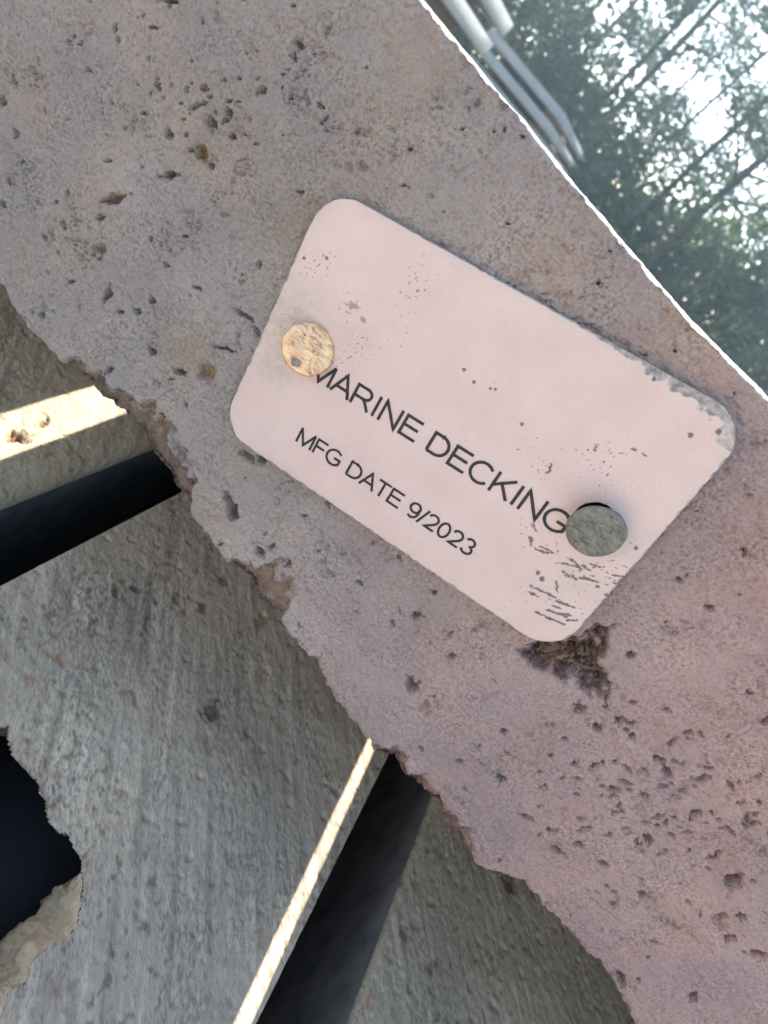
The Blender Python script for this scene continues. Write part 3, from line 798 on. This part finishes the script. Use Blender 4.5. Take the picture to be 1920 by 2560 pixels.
# printed lettering: stroke letters, cap height 1
def arc(cx, cy, rx, ry, a0, a1, n=18):
    return [(cx + rx * math.cos(R(a0 + (a1 - a0) * i / n)), cy + ry * math.sin(R(a0 + (a1 - a0) * i / n))) for i in range(n + 1)]
GL = {  # strokes in em-cap units (x scaled by cap height), advance
 'M': ([[(.11, 0), (.11, 1)], [(.10, 1), (.58, .03), (1.05, 1)], [(1.05, 0), (1.05, 1)]], 1.163),
 'A': ([[(.03, 0), (.465, 1), (.90, 0)], [(.18, .34), (.75, .34)]], .93),
 'R': ([[(.12, 0), (.12, .95), (.55, .95)] + arc(.57, .70, .27, .25, 90, -90) + [(.12, .45)], [(.55, .45), (.70, .33), (.95, 0)]], 1.008),
 'I': ([[(.195, 0), (.195, 1)]], .388),
 'N': ([[(.11, 0), (.11, 1), (.87, 0), (.87, 1)]], 1.008),
 'E': ([[(.86, .05), (.12, .05), (.12, .95), (.84, .95)], [(.12, .52), (.79, .52)]], .93),
 'D': ([[(.12, .05), (.12, .95), (.46, .95)] + arc(.46, .50, .43, .45, 90, -90) + [(.12, .05)]], 1.008),
 'C': ([arc(.52, .50, .45, .47, 42, 320, 30)], 1.008),
 'K': ([[(.11, 0), (.11, 1)], [(.84, 1), (.12, .34)], [(.40, .58), (.88, 0)]], .93),
 'G': ([arc(.54, .50, .47, .47, 45, 312, 30) + [(.93, .20), (.93, .47), (.55, .47)]], 1.086),
 'F': ([[(.12, 0), (.12, .95), (.78, .95)], [(.12, .5), (.70, .5)]], .853),
 'T': ([[(.03, .95), (.82, .95)], [(.425, .95), (.425, 0)]], .853),
 '9': ([arc(.385, .68, .29, .29, -10, 350, 26), [(.675, .66)] + arc(.36, .46, .315, .42, 25, -125, 18)], .776),
 '/': ([[(.03, -.02), (.36, 1.02)]], .388),
 '2': ([arc(.385, .69, .28, .28, 165, -25, 16) + [(.56, .44), (.11, .05), (.70, .05)]], .776),
 '0': ([arc(.385, .5, .29, .46, 0, 360, 30)], .776),
 '3': ([arc(.37, .73, .25, .24, 160, -80, 16), arc(.375, .275, .29, .255, 85, -165, 18)], .776),
 ' ': ([], .388)}
def lettering(text, u0, v0, em, cap, wt, wear_seed):
    V, F = [], []
    u = u0
    sx = em * .716
    for ch in text:
        strokes, adv = GL[ch]
        for st in strokes:
            pts = []
            for a, c in zip(st[:-1], st[1:]):
                a, c = np.array(a), np.array(c)
                n = max(1, int(np.linalg.norm(c - a) / .12))
                for i in range(n):
                    pts.append(a + (c - a) * i / n)
            pts.append(np.array(st[-1]))
            pts = np.array([(u + x * sx, v0 + y * cap) for x, y in pts])
            nP = len(pts)
            Lf, Rt = [], []
            for i in range(nP):
                t0 = pts[i] - pts[max(i - 1, 0)]
                t1 = pts[min(i + 1, nP - 1)] - pts[i]
                if i == 0: t0 = t1
                if i == nP - 1: t1 = t0
                t0 = t0 / (np.linalg.norm(t0) + 1e-12)
                t1 = t1 / (np.linalg.norm(t1) + 1e-12)
                t = t0 + t1
                t /= np.linalg.norm(t) + 1e-12
                nn = np.array([-t[1], t[0]])
                sc = 1 / max(.5, abs(nn @ np.array([-t0[1], t0[0]])))
                wv = wt * (1 + .14 * float(perlin(np.array(pts[i][0] * 160), np.array(pts[i][1] * 160), wear_seed))) * .5
                e = pts[i] + (t0 * -wt * .0 if 0 < i < nP - 1 else 0)
                Lf.append(e + nn * wv * sc)
                Rt.append(e - nn * wv * sc)
            k = len(V)
            V += Lf + Rt
            for i in range(nP - 1):
                F.append((k + i, k + nP + i, k + nP + i + 1, k + i + 1))
        u += adv * sx
    V = np.array(V)
    # strokes of one letter overlap: give each its own hair's-breadth height
    P = tag_pt(V[:, 0], V[:, 1], 0.00009)
    P[:, 1] -= np.arange(len(P)) % 97 * 0
    lift = np.zeros(len(P))
    return P, F
M_INK = plain('black_ink', (0.018, 0.016, 0.022), 0.5, 0, 0.5, 700)
for text, u0, v0, em, cap, wt, sd2 in (('MARINE DECKING', .2313, .3905, .1222, .0805, .0113, 3), ('MFG DATE 9/2023', .3031, .1393, .0924, .0635, .0092, 5)):
    P, F = lettering(text, u0, v0, em, cap, wt, sd2)
    mesh_obj('lettering', P - off, F, M_INK, tg)['label'] = 'black printed words ' + text

# ------------------------------------------------------------------ nails
def nail_mat(name, c0, c1, c2, rough, metal):
    m, t, b = new_mat(name)
    tc = N(t, 'ShaderNodeTexCoord')
    n = N(t, 'ShaderNodeTexNoise', Scale=420.0, Detail=8.0, Roughness=0.7)
    n.inputs['Distortion'].default_value = 0.8
    mp = N(t, 'ShaderNodeMapping')
    mp.inputs['Rotation'].default_value = (0, .6, 0)
    mp.inputs['Scale'].default_value = (1, 1, 2.2)
    t.links.new(tc.outputs['Object'], mp.inputs[0])
    t.links.new(mp.outputs[0], n.inputs['Vector'])
    r = ramp(t, [(0.34, c0), (0.46, c1), (0.68, c2)])
    t.links.new(n.outputs['Fac'], r.inputs[0])
    t.links.new(r.outputs[0], b.inputs['Base Color'])
    b.inputs['Metallic'].default_value = metal
    b.inputs['Roughness'].default_value = rough
    n2 = N(t, 'ShaderNodeTexNoise', Scale=1300.0, Detail=4.0)
    t.links.new(tc.outputs['Object'], n2.inputs['Vector'])
    ad = N(t, 'ShaderNodeMath', operation='ADD')
    t.links.new(n.outputs['Fac'], ad.inputs[0])
    t.links.new(n2.outputs['Fac'], ad.inputs[1])
    bp = N(t, 'ShaderNodeBump', Strength=1.0, Distance=0.00025)
    t.links.new(ad.outputs[0], bp.inputs['Height'])
    t.links.new(bp.outputs[0], b.inputs['Normal'])
    return m
def nail(pxc, stand, radpx, normal, mat, label, seed, thick=0.0011, sq=1.0):
    v = ray(pxc)
    c = CAM + v * ((D - stand) / v[1])
    e = empty('nail', tuple(c))
    tag(e, label, 'nail', None)
    rad = radpx / FPX * float((c - CAM) @ FW)
    vd = (CAM - c) / np.linalg.norm(CAM - c)
    nz = Vector(vd * normal[0] + normal[1] * RT + normal[2] * UP).normalized()
    ax = Vector((1, 0, 0)) - nz * nz.x
    ax.normalize()
    ay = nz.cross(ax)
    n = 72
    V = []
    rings = [(0.0, .00016), (.25, .00015), (.5, .00012), (.75, .00006), (.9, .0), (.97, -.00009), (1.0, -.0003), (1.0, -thick * .75), (.95, -thick), (.3, -thick)]
    for rr, h in rings:
        for j in range(n):
            a = 2 * math.pi * j / n
            w = 1 + .018 * math.sin(2 * a + seed) + .012 * math.sin(3 * a + seed * 2) + .008 * math.sin(7 * a + seed)
            p = (ax * math.cos(a) + ay * math.sin(a) * sq) * rad * rr * w + nz * (h + .00005 * math.sin(5 * rr + a * 3))
            V.append(p)
    mesh_obj('head', np.array(V), grid_faces(len(rings), n, 0, True), mat, e, True)
    b = MB()
    sh = [(-nz * (thick * .9)), (-nz * .004), Vector((0, 0.012, 0))] if stand > .004 else [(-nz * (thick * .9)), Vector((0, 0.004, 0)), Vector((0, 0.012, 0))]
    b.tube(sh, [.0019, .0018, .0017], 14)
    b.build('shank', mat, e, True)
    return e
M_N1 = nail_mat('brassy_zinc', (0.20, 0.15, 0.14), (0.88, 0.47, 0.24), (1.0, 0.76, 0.44), 0.28, 0.65)
M_N2 = nail_mat('dull_galvanised', (0.07, 0.072, 0.07), (0.19, 0.182, 0.158), (0.36, 0.30, 0.22), 0.5, 0.3)
nail((770, 873), 0.0042, 66, (1, -.02, 0.04), M_N1, 'brassy flat nail head pressed tight on the tag beside the first letter', 1.3)
nail((1490, 1334), 0.0070, 75, (.81, .765 * .58, -.645 * .58), M_N2, 'dull grey nail head standing proud of its hole after the last letter', 2.1)

# ------------------------------------------------------------------ panel stacks across the yard
def far_stack(x0, x1, y0, y1, ztop, n, where, pitch, th):
    for i in range(n):
        zt_ = ztop - i * pitch
        b = MB()
        jx = random.uniform(-.02, .02)
        b.box((x0 + jx, y0 + jx, zt_ - th), (x1 + jx, y1, zt_), bev=0.0025)
        o = b.build('precast_deck_unit', M_FAR)
        lab = ('topmost pale precast concrete unit of the ' + where) if i == 0 else ('second pale precast concrete unit from the top of the ' + where) if i == 1 else 'pale precast concrete unit low in the ' + where
        tag(o, lab, 'concrete unit', 'units in the ' + where)
        zl = zt_ - th - (pitch - th) if i < n - 1 else 0.0
        for xx in (x0 + .22, x1 - .30):
            b = MB()
            b.box((xx, y0 + .35, zl), (xx + .09, y1 - .25, zt_ - th), bev=0.005)
            tag(b.build('timber_spacer', M_TIMBER), 'brown timber spacer between slabs of the ' + where, 'timber spacer', 'spacers of the ' + where)
far_stack(-3.12, -1.80, 9.25, 12.9, Z0 + 0.455, 7, 'far slab stack beneath the pines', 0.178, 0.102)
far_stack(-3.12, -1.80, 2.2, 5.62, Z0 + 0.384, 7, 'nearer slab stack in the yard', 0.172, 0.100)

# ------------------------------------------------------------------ trees
def leaf_mat(name, c):
    m, t, b = new_mat(name)
    L = t.links.new
    out = t.nodes['Material Output']
    tc = N(t, 'ShaderNodeTexCoord')
    n = N(t, 'ShaderNodeTexNoise', Scale=1.3, Detail=4.0)
    L(tc.outputs['Object'], n.inputs['Vector'])
    r = ramp(t, [(0.3, tuple(x * .6 for x in c)), (0.7, tuple(x * 1.5 for x in c))])
    L(n.outputs['Fac'], r.inputs[0])
    L(r.outputs[0], b.inputs['Base Color'])
    b.inputs['Roughness'].default_value = .6
    tr_ = N(t, 'ShaderNodeBsdfTranslucent')
    L(r.outputs[0], tr_.inputs[0])
    mx = N(t, 'ShaderNodeMixShader')
    mx.inputs[0].default_value = .35
    L(b.outputs[0], mx.inputs[1])
    L(tr_.outputs[0], mx.inputs[2])
    L(mx.outputs[0], out.inputs[0])
    return m
M_PINE = [leaf_mat('pine_needles', (0.07, 0.095, 0.042)), leaf_mat('pine_needles_blue', (0.055, 0.085, 0.05))]
M_BUSH = [leaf_mat('bush_leaves', (0.07, 0.10, 0.035)), leaf_mat('bush_leaves_dark', (0.035, 0.06, 0.03))]
def leaves(name, C, size, mat, parent, rs, aspect=.38):
    n = len(C)
    a = rs.normal(size=(n, 3))
    a /= np.linalg.norm(a, axis=1)[:, None]
    b = np.cross(a, rs.normal(size=(n, 3)))
    b /= np.linalg.norm(b, axis=1)[:, None]
    s = size * rs.uniform(.6, 1.4, (n, 1))
    V = np.stack([C - a * s, C + b * s * aspect, C + a * s, C - b * s * aspect], 1).reshape(-1, 3)
    return mesh_obj(name, V, np.arange(4 * n).reshape(-1, 4), mat, parent)
def pine(az, dist, h, r0, crown0, spread, nb, per, seed, label, group, lean=0.0, size=.12):
    rs = np.random.default_rng(seed)
    x, y = dist * math.sin(R(az)), -D + dist * math.cos(R(az))
    e = empty('pine_tree', (x, y, 0))
    tag(e, label, 'tree', group)
    b = MB()
    zs = np.linspace(-.05, h, 12)
    bend = rs.uniform(-.12, .12, 2)
    tp = [(lean * zz + bend[0] * math.sin(zz * .5), bend[1] * math.sin(zz * .4), zz) for zz in zs]
    b.tube(tp, list(np.linspace(r0, r0 * .2, 12) * .72), 9)
    C = []
    for i in range(nb):
        zz = crown0 + (h - crown0) * (i + rs.uniform(0, .9)) / nb
        f = (zz - crown0) / (h - crown0)
        Lb = spread * (1 - .75 * f) * rs.uniform(.55, 1.2)
        an = rs.uniform(0, 2 * math.pi)
        t = zz / h * 11
        k = min(int(t), 10)
        p0 = Vector(tp[k]).lerp(Vector(tp[k + 1]), t - k)
        rise = rs.uniform(.0, .6)
        pts = [p0 + Vector((math.cos(an) * Lb * q + rs.normal() * .03, math.sin(an) * Lb * q + rs.normal() * .03, Lb * (rise * q - .18 * q * q))) for q in np.linspace(0, 1, 5)]
        b.tube(pts, [r0 * .22 * (1 - .8 * q) + .004 for q in np.linspace(0, 1, 5)], 5)
        nsub = 5
        for q in range(nsub):
            qq = rs.uniform(.35, 1)
            k2 = min(int(qq * 4), 3)
            s0 = pts[k2].lerp(pts[k2 + 1], qq * 4 - k2)
            an2 = an + rs.uniform(-1.2, 1.2)
            L2 = Lb * rs.uniform(.15, .4)
            s1 = s0 + Vector((math.cos(an2) * L2, math.sin(an2) * L2, rs.uniform(-.1, .35) * L2))
            b.tube([s0, s0.lerp(s1, .5) + Vector((0, 0, .03)), s1], [.010, .007, .004], 4)
            for c in range(3):
                cc = np.array(s0.lerp(s1, rs.uniform(.4, 1.05)))
                C.append(cc + rs.normal(size=(per, 3)) * np.array([.20, .20, .13]) * (0.6 + spread * .2))
    b.build('trunk', M_BARK, e, True)
    leaves('crown', np.concatenate(C), size, M_PINE[seed % 2], e, rs)
FARL = 'distant pine deep in the wood behind the thin pines'
for i, (az, dist, h, r0, per, lab) in enumerate([
        (-9.75, 17, 12, .10, 10, 'slimmer trunk of the close pair of tall pines above the slab stack'),
        (-9.0, 18, 13, .13, 9, 'thicker trunk of the close pair of tall pines above the slab stack'),
        (-4.22, 19, 12.5, .08, 8, 'slender dark pine standing alone against the brightest gap of sky'),
        (-2.0, 15.5, 11, .10, 8, 'straight bare pine trunk rising between the slender pine and the stout one'),
        (1.2, 13.5, 10.5, .12, 8, 'stout pine trunk with low side branches at the wood edge'),
        (-14.5, 21, 13, .12, 12, 'leafy pine directly behind the far slab stack'),
        (6.5, 17, 12, .11, 9, 'pine with dense low foliage beyond the stout pine')]):
    pine(az, dist, h, r0, 1.8 + (i % 3) * .5, 2.2, 28, per, 500 + i, lab, 'thin pines at the wood edge', 0.0, .075)
for i, (az, dist, h, r0, per) in enumerate([(-20, 26, 14, .16, 14), (-16.5, 28, 15, .15, 14), (-12.6, 27, 14, .16, 11), (-6.5, 30, 12, .13, 4), (-.3, 29, 11, .13, 4), (3.5, 24, 13, .15, 8), (9.5, 24, 13, .15, 11), (13.5, 26, 14, .16, 11), (-24, 24, 14, .16, 11)]):
    pine(az, dist, h, r0, 1.5, 3.0, 26, per, 600 + i, FARL, 'distant pines', 0.0, .12)
def bush(az, dist, h, w, n, seed, label, mat):
    rs = np.random.default_rng(seed)
    x, y = dist * math.sin(R(az)), -D + dist * math.cos(R(az))
    e = empty('shrub', (x, y, 0))
    tag(e, label, 'shrub', 'shrubs under the pines')
    b = MB()
    tips = []
    for i in range(9):
        an, tl = rs.uniform(0, 6.28), rs.uniform(.1, .5)
        t = Vector((math.cos(an) * w * tl, math.sin(an) * w * tl, h * rs.uniform(.6, .95)))
        b.tube([(0, 0, -.03), t * .5 + Vector((0, 0, .1)), t], [.03, .02, .008], 5)
        for k_ in range(4):
            tips.append(np.array(t * rs.uniform(.35, 1.05)) + rs.normal(size=3) * np.array([w * .28, w * .28, h * .08]))
    b.build('stem', M_BARK, e, True)
    C = np.concatenate([t + rs.normal(size=(n // len(tips), 3)) * np.array([w * .16, w * .16, h * .09]) for t in tips])
    C[:, 2] = np.clip(C[:, 2], .05, None)
    leaves('foliage', C, .085, mat, e, rs, .5)
for i, (az, dist, h, w, lab) in enumerate([
        (-21, 17, 3.3, 2.2, 'olive leafy shrub seen over the nearer slab stack'), (-17.5, 18, 3.6, 2.4, 'tall dark shrub showing through the gap between the two slab stacks'),
        (-14, 17.5, 3.2, 2.4, 'olive leafy shrub directly above the far slab stack'), (-11, 16.5, 2.9, 2.2, 'dark shrub behind the corner of the far slab stack'),
        (-7, 17, 2.8, 2.0, 'olive shrub just past the end of the far slab stack'), (-4, 14.5, 1.9, 1.6, 'lowest dark shrub at the foot of the slender pine'),
        (-1, 16, 2.3, 2.2, 'olive shrub at the foot of the straight bare pine'), (2.5, 15, 2.6, 2.0, 'dark shrub at the foot of the stout pine'),
        (6, 14.5, 2.8, 2.2, 'olive shrub under the pine with dense low foliage'), (9.5, 15, 3.0, 2.2, 'dark shrub at the wood edge beyond the dense low pine'),
        (13, 15.5, 3.1, 2.3, 'broad olive shrub closing the row along the wood edge'), (16.5, 16, 3.2, 2.4, 'dark shrub at the far end of the wood edge row'),
        (-24.5, 16, 3.2, 2.4, 'olive shrub hidden behind the nearer slab stack')]):
    bush(az, dist, h, w, 2600, 700 + i, lab, M_BUSH[i % 2])

# ------------------------------------------------------------------ haze box added over the yard, standing in for lens veil
hz = MB()
hz.box((-60, -40, -1.0), (60, 70, 18.0))
hm = bpy.data.materials.new('veil_haze')
hm.use_nodes = True
ht = hm.node_tree
ht.nodes.clear()
ho = ht.nodes.new('ShaderNodeOutputMaterial')
hv = ht.nodes.new('ShaderNodeVolumePrincipled')
hv.inputs['Color'].default_value = (0.72, 0.91, 1.0, 1)
hv.inputs['Density'].default_value = 0.0055
hv.inputs['Anisotropy'].default_value = 0.3
ht.links.new(hv.outputs[0], ho.inputs['Volume'])
tag(hz.build('added_haze', hm), 'thin bright haze added over the yard in place of lens veil', None, None, 'stuff')
